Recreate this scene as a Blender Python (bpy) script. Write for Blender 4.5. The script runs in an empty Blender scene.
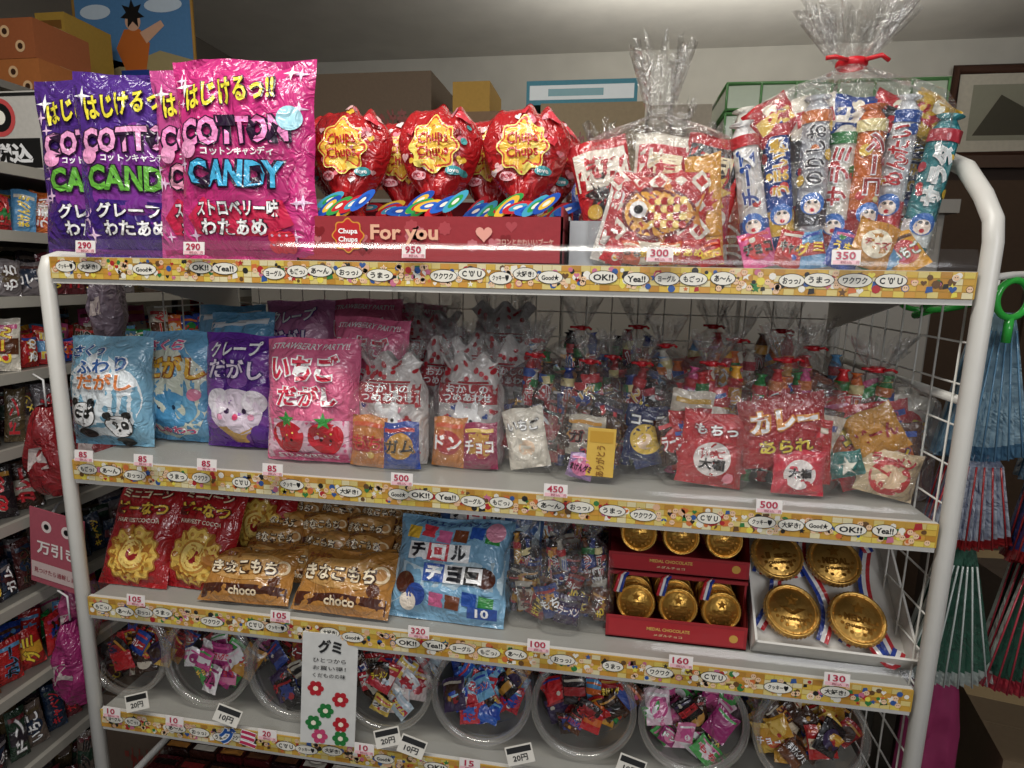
import bpy,math,random
import numpy as np
from mathutils import Matrix,Vector,Euler
rnd=random.Random(7)
SC=bpy.context.scene;COL=SC.collection
SC.view_settings.view_transform='Standard'
pi=math.pi
# ------------------------------------------------------------ materials
def lin(h):
    h=h.lstrip('#');o=[]
    for i in (0,2,4):
        v=int(h[i:i+2],16)/255;o.append(v/12.92 if v<.04045 else ((v+.055)/1.055)**2.4)
    L=.3*o[0]+.55*o[1]+.15*o[2]
    return (*[v*.93+L*.07 for v in o],1)
MC={}
KIND={'f':('foil_pack',.25,0,.65,38),'i':('ink',.31,0,.55,38),'m':('matte',.8,0,.1,60),'w':('painted_metal',.35,0,.03,40),'p':('printed_strip',.35,0,.05,60),
      'g':('gold_foil',.34,.88,.35,160),'s':('shiny_plastic',.15,0,.05,60),'b':('wall_paint',.9,0,.15,8),'k':('carton',.7,0,.12,120)}
def getmat(key):
    if key in MC:return MC[key]
    k,hx=key[0],key[1:]
    if k in 'xct':
        m=bpy.data.materials.new({'x':'cellophane_film','c':'clear_plastic','t':'frosted_rim_plastic'}[k]);m.use_nodes=True
        nt=m.node_tree;nt.nodes.clear();N=nt.nodes.new;L=nt.links.new
        out=N('ShaderNodeOutputMaterial');tr=N('ShaderNodeBsdfTransparent');gl=N('ShaderNodeBsdfGlossy');df=N('ShaderNodeBsdfDiffuse')
        tr.inputs[0].default_value=(1,1,1,1);gl.inputs['Color'].default_value=(1,1,1,1);gl.inputs['Roughness'].default_value={'x':.09,'c':.12,'t':.08}[k]
        df.inputs[0].default_value=(.85,.87,.9,1) if k!='t' else (.75,.74,.68,1)
        tc=N('ShaderNodeTexCoord');nz=N('ShaderNodeTexNoise');nz.inputs['Scale'].default_value=42 if k=='x' else 8;nz.inputs['Detail'].default_value=3;nz.inputs['Distortion'].default_value=1.5
        bp=N('ShaderNodeBump');bp.inputs['Strength'].default_value=1. if k=='x' else .1;bp.inputs['Distance'].default_value=.014
        L(tc.outputs['Object'],nz.inputs['Vector']);L(nz.outputs[0],bp.inputs['Height']);L(bp.outputs[0],gl.inputs['Normal'])
        lw=N('ShaderNodeLayerWeight');lw.inputs['Blend'].default_value=.27;L(bp.outputs[0],lw.inputs['Normal'])
        mr=N('ShaderNodeMapRange');mr.inputs['To Min'].default_value={'x':.06,'c':.03,'t':.08}[k];mr.inputs['To Max'].default_value={'x':.52,'c':.2,'t':.6}[k]
        L(lw.outputs['Facing'],mr.inputs['Value'])
        m1=N('ShaderNodeMixShader');L(mr.outputs[0],m1.inputs[0]);L(tr.outputs[0],m1.inputs[1]);L(gl.outputs[0],m1.inputs[2])
        m2=N('ShaderNodeMixShader');m2.inputs[0].default_value={'x':.014,'c':.012,'t':.08}[k];L(m1.outputs[0],m2.inputs[1]);L(df.outputs[0],m2.inputs[2])
        L(m2.outputs[0],out.inputs[0]);MC[key]=m;return m
    nm,ro,me,bu,bs=KIND[k]
    m=bpy.data.materials.new(nm+'_'+hx.lstrip('#'));m.use_nodes=True;nt=m.node_tree;N=nt.nodes.new;L=nt.links.new
    p=nt.nodes['Principled BSDF'];p.inputs['Roughness'].default_value=ro;p.inputs['Metallic'].default_value=me
    tc=N('ShaderNodeTexCoord');nz=N('ShaderNodeTexNoise');nz.inputs['Scale'].default_value=bs;nz.inputs['Detail'].default_value=2 if k in 'fi' else 3
    if k in 'fi':nz.inputs['Distortion'].default_value=1.6
    L(tc.outputs['Object'],nz.inputs['Vector'])
    c=lin(hx);a=.12 if k in 'fmkb' else .05
    mx=N('ShaderNodeMix');mx.data_type='RGBA';mx.inputs[6].default_value=(*[v*(1-a) for v in c[:3]],1);mx.inputs[7].default_value=(*[min(1,v*(1+a)) for v in c[:3]],1)
    L(nz.outputs[0],mx.inputs[0]);L(mx.outputs[2],p.inputs['Base Color'])
    bp=N('ShaderNodeBump');bp.inputs['Strength'].default_value=bu;bp.inputs['Distance'].default_value=.012 if k in 'fi' else .003;L(nz.outputs[0],bp.inputs['Height']);L(bp.outputs[0],p.inputs['Normal'])
    if k in 'fi':p.inputs['Coat Weight'].default_value=.6;p.inputs['Coat Roughness'].default_value=.1;L(bp.outputs[0],p.inputs['Coat Normal'])
    MC[key]=m;return m
# ------------------------------------------------------------ builder
class B:
    def __init__(s):s.V=[];s.F=[];s.M=[];s.S=[];s.n=0;s.mi={};s.X=None
    def add(s,v,f,m,smooth=False):
        v=np.asarray(v,float).reshape(-1,3)
        if s.X is not None:v=v@s.X[:3,:3].T+s.X[:3,3]
        o=s.n;s.V.append(v);k=s.mi.setdefault(m,len(s.mi))
        s.F.extend([tuple(i+o for i in q) for q in f]);s.M.extend([k]*len(f));s.S.extend([smooth]*len(f));s.n+=len(v)
    def build(s,name,loc=(0,0,0),rot=(0,0,0),parent=None):
        me=bpy.data.meshes.new(name);me.from_pydata(np.concatenate(s.V).tolist(),[],s.F)
        for k in s.mi:me.materials.append(getmat(k))
        me.polygons.foreach_set('material_index',s.M);me.polygons.foreach_set('use_smooth',s.S);me.update()
        o=bpy.data.objects.new(name,me);COL.objects.link(o);o.location=loc;o.rotation_euler=rot
        if parent:o.parent=parent
        return o
    def box(s,x0,x1,y0,y1,z0,z1,m,skip=''):
        v=[(x,y,z) for x in(x0,x1) for y in(y0,y1) for z in(z0,z1)]
        f={'l':(0,1,3,2),'r':(4,6,7,5),'f':(0,4,5,1),'b':(2,3,7,6),'d':(0,2,6,4),'u':(1,5,7,3)}
        s.add(v,[q for k,q in f.items() if k not in skip],m)
    def tube(s,pts,r,m,n=8,close=False):
        pts=[Vector(p) for p in pts];K=len(pts);V=[];F=[];up=None
        for i,p in enumerate(pts):
            a=pts[i-1] if (i>0 or close) else pts[i];b_=pts[(i+1)%K] if (i<K-1 or close) else pts[i]
            t=(b_-a).normalized()
            if up is None:up=t.orthogonal().normalized()
            up=(up-t*up.dot(t)).normalized();w=t.cross(up)
            rr=r[i] if isinstance(r,(list,tuple)) else r
            for j in range(n):
                an=2*pi*j/n;V.append(p+rr*(math.cos(an)*up+math.sin(an)*w))
        for i in range(K if close else K-1):
            for j in range(n):
                i2=(i+1)%K;F.append((i*n+j,i*n+(j+1)%n,i2*n+(j+1)%n,i2*n+j))
        if not close:F+= [tuple(range(n))[::-1],tuple((K-1)*n+j for j in range(n))]
        s.add([tuple(v) for v in V],F,m,True)
    def lathe(s,prof,m,n=32,axis='z',caps=(False,False)):
        V=[];F=[]
        for (r,h) in prof:
            for j in range(n):
                a=2*pi*j/n;x,y=r*math.cos(a),r*math.sin(a);V.append((x,y,h) if axis=='z' else (x,h,y))
        for i in range(len(prof)-1):
            for j in range(n):F.append((i*n+j,i*n+(j+1)%n,(i+1)*n+(j+1)%n,(i+1)*n+j))
        if caps[0]:F.append(tuple(range(n)))
        if caps[1]:F.append(tuple((len(prof)-1)*n+j for j in range(n)))
        s.add(V,F,m,True)
    def grid(s,fn,nu,nv,m,smooth=True):
        U,Vv=np.meshgrid(np.linspace(0,1,nu+1),np.linspace(0,1,nv+1));P=fn(U.ravel(),Vv.ravel())
        s.add(P,[(j*(nu+1)+i,j*(nu+1)+i+1,(j+1)*(nu+1)+i+1,(j+1)*(nu+1)+i) for j in range(nv) for i in range(nu)],m,smooth)
TC={}
def tmesh(t,bold):
    if (t,bold) in TC:return TC[(t,bold)]
    cu=bpy.data.curves.new('tmp','FONT');cu.body=t;cu.size=1;cu.offset=bold;cu.resolution_u=2
    o=bpy.data.objects.new('tmp',cu);COL.objects.link(o);dg=bpy.context.evaluated_depsgraph_get();dg.update()
    me=bpy.data.meshes.new_from_object(o.evaluated_get(dg));n=len(me.vertices)
    v=np.zeros(n*3);me.vertices.foreach_get('co',v);v=v.reshape(-1,3)[:,:2];f=[tuple(p.vertices) for p in me.polygons]
    bpy.data.objects.remove(o);bpy.data.curves.remove(cu);bpy.data.meshes.remove(me)
    if n:
        a,b=v.min(0),v.max(0);v=(v-(a+b)/2)/np.maximum(b-a,1e-6)
    TC[(t,bold)]=(v,f,n);return TC[(t,bold)]
class Fc:
    def __init__(s,b,fn,to=.0004):s.b=b;s.fn=fn;s.k=.0006;s.to=to
    def nx(s):s.k+=.00012;return s.k
    def poly(s,pts,m,rings=3):
        P=np.array(pts);c=P.mean(0);n=len(P);off=s.nx();V=[c]
        for r in range(1,rings+1):V+=list(c+(P-c)*r/rings)
        V=np.array(V);F=[(0,1+j,1+(j+1)%n) for j in range(n)]
        for r in range(rings-1):
            for j in range(n):a=1+r*n+j;b=1+r*n+(j+1)%n;F.append((a,a+n,b+n,b))
        s.b.add(s.fn(V[:,0],V[:,1],off),F,m,True)
    def rect(s,x0,x1,z0,z1,m,nx=12,nz=6):
        off=s.nx();s.b.grid(lambda u,v:s.fn(x0+u*(x1-x0),z0+v*(z1-z0),off),nx,nz,m)
    def text(s,t,cx,cz,w,h,m,bold=.02,rot=0,out=None,ob=.07):
        for mm,bo,e in ([(out,ob,1.05)] if out else [])+[(m,bold,1)]:
            v,f,n=tmesh(t,bo)
            if not n:return
            off=s.nx()+s.to+(s.to*.35 if (out and mm==m) else 0);x=v[:,0]*w*e;z=v[:,1]*h*e
            if out and bo==ob:z=z*1.05
            c,si=math.cos(rot),math.sin(rot)
            s.b.add(s.fn(cx+x*c-z*si,cz+x*si+z*c,off),f,mm)
    def disc(s,cx,cz,r,m,rz=None,n=22,rings=3):
        rz=rz or r;s.poly([(cx+r*math.cos(2*pi*i/n),cz+rz*math.sin(2*pi*i/n)) for i in range(n)],m,rings)
    def star(s,cx,cz,r,m,n=5,q=.45,rot=0):
        s.poly([(cx+(r if i%2==0 else r*q)*math.sin(pi*i/n+rot),cz+(r if i%2==0 else r*q)*math.cos(pi*i/n+rot)) for i in range(2*n)],m,2)
    def flower(s,cx,cz,r,m,p=8,a=.1):
        s.poly([(cx+r*(1+a*math.cos(p*t))*math.cos(t),cz+r*(1+a*math.cos(p*t))*math.sin(t)) for t in np.linspace(0,2*pi,8*p,endpoint=False)],m,3)
    def heart(s,cx,cz,r,m,rot=0):
        P=[]
        for t in np.linspace(0,2*pi,20,endpoint=False):
            x=16*math.sin(t)**3/17;z=(13*math.cos(t)-5*math.cos(2*t)-2*math.cos(3*t)-math.cos(4*t))/17
            P.append((cx+r*(x*math.cos(rot)-z*math.sin(rot)),cz+r*(x*math.sin(rot)+z*math.cos(rot))))
        s.poly(P,m,2)
def flat(y=0):return lambda x,z,o:np.stack([x,np.full_like(x,y)-o,z],1)
def X(loc=(0,0,0),rot=(0,0,0)):return np.array(Matrix.Translation(loc)@Euler(rot,'XYZ').to_matrix().to_4x4())
def pillow(b,w,h,d,m,nu=26,nv=26,seed=0,wf=None,zf=None,seal=.93,wr=.0018,back=None):
    r=random.Random(seed);ph=[r.uniform(0,6) for _ in range(8)];sc=.13/max(w,.02)
    sc=min(sc,2.2);fr=[r.uniform(40,90)*sc for _ in range(6)]
    cr_=[(r.uniform(-.9,.9),r.uniform(.0,1),r.uniform(-.9,.9),r.uniform(0,1),r.uniform(.6,1.3)) for _ in range(9)]
    def dep(u,v):
        au=np.clip(np.abs(u),0,1);av=np.clip(np.abs(2*v-1)/seal,0,1)
        t=d/2*np.power(1-au**2.8,.6)*np.power(1-av**3.0,.65)
        x=u*w/2;z=v*h
        wv=(np.sin(fr[0]*x+fr[1]*z+ph[0])+np.sin(fr[2]*x-fr[3]*z+ph[1])+np.sin(1.9*fr[4]*x+ph[2]+2*np.sin(v*9))*av**3*1.8)*.6
        for (u0,v0,u1,v1,a) in cr_:
            L=math.hypot(u1-u0,v1-v0)+1e-3;dd=((u-u0)*(v1-v0)-(v-v0)*(u1-u0))/L
            al=((u-u0)*(u1-u0)+(v-v0)*(v1-v0))/L/L
            wv=wv-a*1.5*np.exp(-(dd/.06)**2)*np.exp(-((al-.5)/.5)**4)
        return t+wr*wv*(1-au**4)*(1-av**8*.5)
    def W(v):return (wf(v) if wf else 1-.05*np.sin(pi*np.clip(v,0,1))+.012*np.sin(v*17+ph[6]))
    def fn(x,z,o,sg=-1):
        v=z/h;ww=W(v);u=x/(w/2)/np.maximum(ww,1e-3)
        dz=zf(u,v) if zf else (.0025*np.sin(x*70*sc+ph[5])+.004*np.sin(x*22+ph[4]))*np.clip(v-.4,0,1)
        cr=np.where(np.abs(2*v-1)>seal,.0008*np.sin(x*900),0)
        return np.stack([x,sg*(dep(u,v)+o)+cr,z+dz],1)
    for sg,mm in((-1,m),(1,back or m)):
        b.grid(lambda U,V,sg=sg:fn((2*U-1)*w/2*W(V),V*h,.0,sg),nu,nv,mm)
    return Fc(b,fn,max(.0006,wr*.62))
# ------------------------------------------------------------ little sweets
TX=['ラーメン','チョコ','ガム','うまい','いちご','コーラ','もち','カレー','グミ','ドン','あめ','まけんグミ','キャベツ','どーん']
PAL={'mix':['#c81820','#e0a018','#2048a8','#c81820','#5b321a','#18883f','#d05088','#5898c8','#d8d0c0','#b81818','#d86818'],
     'dark':['#3a2418','#6a3c20','#1e1a1c','#b8b0a0','#982024','#2b3f86','#c08828','#40281c','#251c20','#3a2a50','#a01820'],
     'red':['#c01420','#b81018','#d8ccb8','#d8a81c','#2048a0','#c82030','#3a2014','#b81018'],
     'choco':['#2c1712','#3a1d16','#7a1c20','#1e1416','#e8dcc8'],
     'blue':['#2048b0','#98c8e4','#e8e8e4','#2a60c0','#c82838','#70b0d8'],
     'pink':['#d04890','#e080a8','#e8c8d4','#a02870','#e4e0e0','#4aa850'],
     'gold':['#c89018','#d8b040','#b01818','#e4d0b0','#d05010'],
     'white':['#e8e6e0','#d8dce4','#e4d4d0','#c02838','#e0c050','#c0d4e0'],
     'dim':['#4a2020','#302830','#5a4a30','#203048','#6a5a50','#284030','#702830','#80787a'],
     'brown':['#7a4a22','#a8743c','#5c3016','#d8a860','#f0e4c8']}
def mini(b,loc,rot,w,h,d,pal,r,txt=True,base=None):
    P=PAL[pal];old=b.X;M=X(loc,rot);b.X=M if old is None else old@M
    f=pillow(b,w,h,d,'f'+(base or r.choice(P)),8,8,r.random(),wr=.0006)
    c1,c2=r.choice(P),r.choice(P);q=r.random()
    if q<.35:f.rect(-w*.44,w*.44,h*.32,h*.62,'i'+c1,6,3)
    elif q<.7:f.disc(0,h*.5,min(w,h)*.36,'i'+c1,n=14,rings=2)
    else:
        f.star(0,h*.55,min(w,h)*.42,'i'+c1,8,.7);f.disc(w*.1,h*.35,min(w,h)*.16,'i'+c2,n=10,rings=1)
    f.disc(w*r.uniform(-.3,.3),h*r.uniform(.15,.85),min(w,h)*.1,'i'+r.choice(P),n=8,rings=1)
    f.rect(-w*.4,w*.4,h*.8,h*.88,'i'+r.choice(P),5,1)
    if txt:
        tc='i'+r.choice(['#ffffff','#d01828','#1a1a1a','#f8d820'])
        if h>w*1.5:f.text(r.choice(TX),0,h*.5,h*.7,w*.5,tc,.03,rot=pi/2,out='i'+c2)
        else:f.text(r.choice(TX),0,h*.5,w*.8,h*.3,tc,.03,out='i'+c2)
    b.X=old
def stick(b,loc,rot,h,rad,base,c1,c2,txt,r,face=True):
    old=b.X;M=X(loc,rot);b.X=M if old is None else old@M
    prof=[(rad*.9,.0),(rad*.55,.004),(rad,.018),(rad*1.03,h*.4),(rad*.98,h*.7),(rad,h-.018),(rad*.5,h-.004),(rad*.95,h)]
    b.lathe(prof,'f'+base,20,caps=(True,True))
    rr=rad*1.03;f=Fc(b,lambda x,z,o:np.stack([(rr+o)*np.sin(x/rr),-(rr+o)*np.cos(x/rr),z],1))
    R=rad*1.3
    f.rect(-R*1.2,R*1.2,h*.12,h*.3,'i'+c1,8,2);f.rect(-R*1.2,R*1.2,h*.82,h*.9,'i'+c2,8,2)
    for k in range(5):f.disc(r.uniform(-R,R),h*r.uniform(.35,.8),rad*r.uniform(.2,.45),'i'+r.choice([c1,c2,'#e8c030','#d03030']),n=8,rings=1)
    f.text(txt,0,h*.6,h*.4,R*.95,'i'+c1,.03,rot=pi/2,out='i#ffffff')
    if face:
        f.disc(0,h*.27,R*.62,'i#2a70c8',n=14,rings=2);f.disc(0,h*.25,R*.42,'i#fbe8d8',n=12,rings=2);f.disc(-R*.15,h*.28,R*.1,'i#101010',n=8,rings=1);f.disc(R*.15,h*.28,R*.1,'i#101010',n=8,rings=1);f.disc(0,h*.225,R*.12,'i#d01828',n=8,rings=1)
    b.X=old
def film(b,w,h,d,tie=.76,flare=.5,n=64,seed=0,ribbon='s#d01020',neck=.11,tilt=0,sh=.5):
    r=random.Random(seed);ks=[(r.randint(5,9),r.uniform(0,6)),(r.randint(10,15),r.uniform(0,6)),(r.randint(17,23),r.uniform(0,6))]
    ts=[0,.01,.03,.07,.14,.22,.3,.38,.46,.53,.59,.64,.68,tie-.06,tie-.02,tie,tie+.015,tie+.04,tie+(1-tie)*.35,tie+(1-tie)*.6,tie+(1-tie)*.8,1.0]
    V=[]
    def sc(t):
        if t<.07:return .82+.18*math.sqrt(t/.07)
        if t<sh:return 1
        if t<tie:
            q=(t-sh)/(tie-sh);q=q**1.3;q=q*q*(3-2*q);return 1+(neck-1)*q
        q=(t-tie)/(1-tie);return neck+(flare-neck)*q**.75
    for t in ts:
        s=sc(t)
        if t<sh:pa=.02
        elif t<tie:pa=.02+.2*((t-sh)/(tie-sh))
        else:pa=.2+.25*(t-tie)/(1-tie)
        for j in range(n):
            a=2*pi*j/n;ca,sa=math.cos(a),math.sin(a)
            e=.62 if t<sh else 1-.38*max(0,(tie-t))/(tie-sh) if t<tie else 1
            x=math.copysign(abs(ca)**e,ca);y=math.copysign(abs(sa)**e,sa)
            p=1+pa*(.5*math.sin(ks[0][0]*a+ks[0][1])+.6*math.sin(ks[1][0]*a+ks[1][1]+t*2)+.35*math.sin(ks[2][0]*a+ks[2][1]))
            dz=h*.05*math.sin(ks[0][0]*a+ks[0][1])*max(0,(t-tie)/(1-tie))
            q=min(1,max(0,(t-sh)/(tie-sh)))
            V.append((x*s*p*w/2+tilt*max(0,t-.4)*h,y*s*p*(d/2*(1-q)+w*.4*q),t*h+dz))
    K=len(ts);F=[(i*n+j,i*n+(j+1)%n,(i+1)*n+(j+1)%n,(i+1)*n+j) for i in range(K-1) for j in range(n) if not (ts[i]<sh and .12*n<j<.38*n)]
    b.add(V,F,'x',True)
    if ribbon:
        rx=neck*w/2*1.15;old=b.X;M=X((tilt*(tie-.4)*h,0,tie*h));b.X=M if old is None else old@M
        hh=max(.0035,h*.014)
        b.lathe([(rx,-hh),(rx*1.12,-hh*.5),(rx*1.12,hh*.5),(rx,hh)],ribbon,18)
        for sg in(-1,1):b.tube([(sg*rx*.6,-rx,0),(sg*rx*1.6,-rx*1.3,hh*.6),(sg*rx*2.2,-rx*1.1,-hh*.5*sg)],hh*.6,ribbon,6)
        b.X=old
def fill(b,w,h,d,pal,n,r,s=.045,z0=.004):
    for i in range(n):
        q=i/max(1,n-1);y=d*(.30-.62*q)
        pw=s*r.uniform(.8,1.2);ph_=s*r.uniform(1.0,1.6)
        lim=max(.002,w/2-pw/2-.002)
        x=lim*(((i*2)%5)/2-1)*.9+r.uniform(-.004,.004);x=max(-lim,min(lim,x))
        z=z0+(max(.001,h-ph_-.004))*(1-.75*q)*(.5+.5*r.random())*(1 if i%3 else .6)
        mini(b,(x,y,z),(r.uniform(-.1,.1),r.uniform(-.4,.4),r.uniform(-.2,.2)),pw,ph_,.012,pal,r)
ZS=[1.35,1.048,.822,.621,.44]
E=.0015
# ============================================================ ROOM
b=B();b.box(-1.75,2.2,-2.6,2.3,-.1,0,'m#4a4540');b.build('floor')
b=B();b.box(-1.75,2.2,-2.6,2.3,2.35,2.45,'b#d6d2ca');b.build('ceiling')
b=B();b.box(-1.75,2.2,2.2,2.3,0,2.35,'b#ccc8bc');b.build('wall_back')
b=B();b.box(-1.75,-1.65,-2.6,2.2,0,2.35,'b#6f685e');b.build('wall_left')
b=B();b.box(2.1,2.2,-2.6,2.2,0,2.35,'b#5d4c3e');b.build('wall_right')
# ============================================================ RACK
rack=bpy.data.objects.new('display_rack',None);COL.objects.link(rack)
W_='w#d3d1ca'
b=B();x=.616
b.tube([(x,-.002,.02),(x,-.002,1.385),(x,.004,1.41),(x,.03,1.44),(x,.075,1.478),(x,.11,1.492),(x,.42,1.5),(x,.44,1.49),(x,.445,1.46),(x,.445,.02)],.0105,W_,12)
for z in(.1,.44,.8,1.2):b.tube([(x,0,z),(x,.44,z)],.006,W_)
x=-.616
b.tube([(x,-.002,.02),(x,-.002,1.33),(x,.004,1.345),(x,.02,1.35),(x,.42,1.35),(x,.44,1.345),(x,.445,1.33),(x,.445,.02)],.0105,W_,12)
for z in(.1,.44,.8):b.tube([(x,0,z),(x,.44,z)],.006,W_)
b.build('side_frames',parent=rack)
S_='w#96958e'
for i,z in enumerate(ZS):
    b=B();D=.42
    b.box(-.602,.602,.0,D,z-.006,z,S_);b.box(-.602,.602,.0,.012,z-.03,z-.006,W_);b.box(-.602,.602,D-.012,D,z-.03,z-.006,W_)
    for x in(-.6,.588):b.box(x,x+.012,.012,D-.012,z-.03,z-.006,W_)
    b.box(-.602,.602,-.006,0,z-.036,z+.002,W_)
    for x in(-.3,0,.3):b.box(x-.01,x+.01,.012,D-.012,z-.02,z-.006,W_)
    for sx in(-1,1):
        x=sx*.597;b.add([(x,.42,z-.03),(x,.42,z-.1),(x,.1,z-.03),(x-sx*.004,.42,z-.03),(x-sx*.004,.42,z-.1),(x-sx*.004,.1,z-.03)],[(0,1,2),(3,5,4),(1,4,5,2)],W_)
    b.build('shelf_board',parent=rack)
    if i>3:continue
    r=random.Random(50+i);b=B();y=-.0085;z0,z1=z-.029,z+.0015
    b.box(-.602,.602,y,-.006,z0,z1,'p#c89c28')
    f=Fc(b,flat(y));n=100
    for k in range(n):
        x=-.6+1.2*k/n
        for zz in range(4):
            f.k=.0003;f.rect(x+.0003,x+.0117,z0+(z1-z0)*zz/4+.0004,z0+(z1-z0)*(zz+1)/4-.0004,'p'+r.choice(['#d0a030','#dcb438','#c08820','#dcc878','#d49830','#e0c850','#e4d8a8']),1,1)
    for k in range(460):
        f.k=.0005+.00002*(k%9);x=r.uniform(-.596,.596);zz=r.uniform(z0+.004,z1-.004);s=r.uniform(.0022,.0050);c='p'+r.choice(['#b82028','#2f5aa0','#2f8040','#f0ece0','#d87030','#e8b890','#6a4a28','#d07090','#282828','#e8d840','#f0ece0'])
        q=r.random()
        if q<.5:f.disc(x,zz,s,c,n=8,rings=1)
        elif q<.7:f.heart(x,zz,s,c)
        elif q<.85:f.star(x,zz,s*1.2,c)
        else:f.poly([(x-s,zz-s),(x+s,zz-s*.6),(x+s*.7,zz+s),(x-s*.8,zz+s*.8)],c,1)
        if k%4==0:
            f.k=.0008;f.disc(x,zz,.0036,'p#f0c8a0',n=8,rings=1)
            for q in(-1,1):f.k=.001;f.disc(x+q*.0012,zz+.0006,.0006,'p#101010',n=6,rings=1)
    words=["C '0' U",'クッキー♥','大好き!','Good★','OK!!','Yea!!','ヨーグル','もぎっ♪','あ〜ん','おっっ♪','うまっ','ワクワク']
    x=-.575;k=r.randint(0,8)
    while x<.57:
        w=r.uniform(.014,.019);f.k=.0011;zz=(z0+z1)/2+r.uniform(-.002,.004)
        f.disc(x,zz,w+.0008,'p#1a1a1a',.0084,18,1);f.disc(x,zz,w,'p#eeeadc',.0076,18,1)
        f.k=.0010;f.text(words[k%len(words)],x,zz,w*1.45,.0078,'p#181818',.03);k+=1;x+=w*2+r.choice([.002,.006,.035,.05])
    b.build('label_strip',parent=rack)
    b=B();b.grid(lambda u,v,z=z:np.stack([-.6+1.2*u,-.012-.004*np.sin(pi*v)+.008*v,z-.003+.03*v],1),2,5,'c');b.build('clear_guard',parent=rack)
b=B();r_=.0014
for k in range(25):
    x=-.6+k*.05;b.tube([(x,.432,.1),(x,.432,1.34)],r_,W_,5)
for k in range(25):
    z=.12+k*.05;b.tube([(-.61,.435,z),(.61,.435,z)],r_,W_,5)
for sx in(-1,1):
    y0=0 if sx>0 else .2
    for k in range(9):
        y=.02+k*.05
        if y>y0:b.tube([(sx*.61,y,.1),(sx*.61,y,1.33)],r_,W_,5)
    for k in range(25):
        z=.12+k*.05;b.tube([(sx*.612,y0,z),(sx*.612,.43,z)],r_,W_,5)
b.build('wire_mesh',parent=rack)
def tag(x,z,txt,y=-.022,w=.031,h=.017,rz=0):
    b=B();b.box(-w/2,w/2,0,.0008,0,h,'p#ece6e2');f=Fc(b,flat(0));f.k=.0002
    f.rect(-w*.46,w*.46,h*.03,h*.3,'p#f0bcc4',1,1)
    f.text(txt,-w*.02,h*.62,w*.68 if len(txt)>2 else w*.45,h*.52,'p#b81844',.02);f.text('税込',w*.0,h*.17,w*.4,h*.2,'p#902038',.0)
    f.text('円',w*.40,h*.17,w*.1,h*.2,'p#902038',0)
    b.build('price_tag',(x,y,z),(-.12,0,rz))
for x,t in((-.529,'290'),(-.363,'290'),(-.0555,'950'),(.2496,'300'),(.457,'350')):tag(x,1.357,t)
for x,t in((-.568,'85'),(-.469,'85'),(-.367,'85'),(-.265,'85'),(-.075,'500'),(.135,'450'),(.401,'500')):tag(x,1.053,t)
for x,t in((-.504,'105'),(-.265,'105'),(-.053,'320'),(.1185,'100'),(.3095,'160'),(.504,'130')):tag(x,.827,t)
for x,t in((-.568,'10'),(-.4557,'10'),(-.297,'20'),(-.1396,'10'),(.023,'15')):tag(x,.624,t)
# ============================================================ TOP SHELF
def cotton(x,y,base,dark,lab,flav,seed,rz=0,rx=-.03):
    b=B();w,h=.208,.266;f=pillow(b,w,h,.05,'f'+base,seed=seed,wr=.0028)
    r=random.Random(seed)
    f.rect(-w*.46,w*.46,h*.015,h*.05,'i'+dark,14,1)
    for k in range(9):
        f.star(r.choice([-1,1])*r.uniform(.36,.44)*w,r.uniform(.1,.95)*h,r.uniform(.006,.013),'i#f6d0f0',4,.25)
    cx=0
    f.poly([(cx+.074*(1+.07*math.sin(9*t))*math.cos(t),h*.45+.07*(1+.06*math.sin(9*t))*math.sin(t)) for t in np.linspace(0,2*pi,60,endpoint=False)],'i'+dark,5)
    f.text('はじけるっ!!',-.012,h*.83,w*.62,.034,'i#f0e018',.03,rot=.14,out='i#281028')
    f.text('COTTON',-.004,h*.64,w*.74,.036,'i#f0a0d0' if dark!='#b82070' else 'i#ff90d0',.04,rot=.05,out='i#281030',ob=.12)
    f.text('コットンキャンディ',0,h*.54,w*.5,.011,'i#ffffff',.03)
    f.text('CANDY',-.004,h*.43,w*.66,.036,'i'+lab,.04,rot=-.02,out='i#281030',ob=.12)
    f.poly([(-.07,h*.13),(.03,h*.12),(.075,h*.18),(.06,h*.3),(-.06,h*.32),(-.085,h*.22)],'i'+flav[1],4)
    f.text(flav[0],-.005,h*.26,w*.58,.022,'i#ffffff',.03,out='i#30102a');f.text('わたあめ',-.01,h*.165,w*.46,.022,'i#ffffff',.03,out='i#30102a')
    for k in range(6):
        cxx=w*(.22+.05*(k%3));czz=h*(.07+.045*(k//3));f.disc(cxx,czz,.009,'i#5a2090' if 'グ' in flav[0] else 'i#e01838',n=12,rings=1);f.disc(cxx-.003,czz+.003,.002,'i#f0c0e0',n=6,rings=1)
    f.star(w*.36,h*.93,.012,'i#ffffff',4,.25);f.star(-w*.38,h*.86,.015,'i#ffffff',4,.22);f.disc(w*.36,h*.7,.016,'i#a8e0f0' if dark=='#b82070' else 'i#e878d0');f.disc(-w*.34,h*.55,.012,'i#f8a0d0')
    b.build('cotton_candy_bag',(x,y,ZS[0]+E),(rx,0,rz))
cotton(-.312,.030,'#d02880','#b82070','#38b0e0',('ストロベリー味','#d01048'),1,.02)
cotton(-.372,.068,'#c84890','#b82070','#f0a0c0',('ストロベリー味','#d01048'),2,.10)
cotton(-.500,.070,'#502a88','#7a2890','#60b030',('グレープ味','#38187a'),3,.14)
cotton(-.582,.088,'#4a267e','#7a2890','#60b030',('グレープ味','#38187a'),4,.16)
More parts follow.
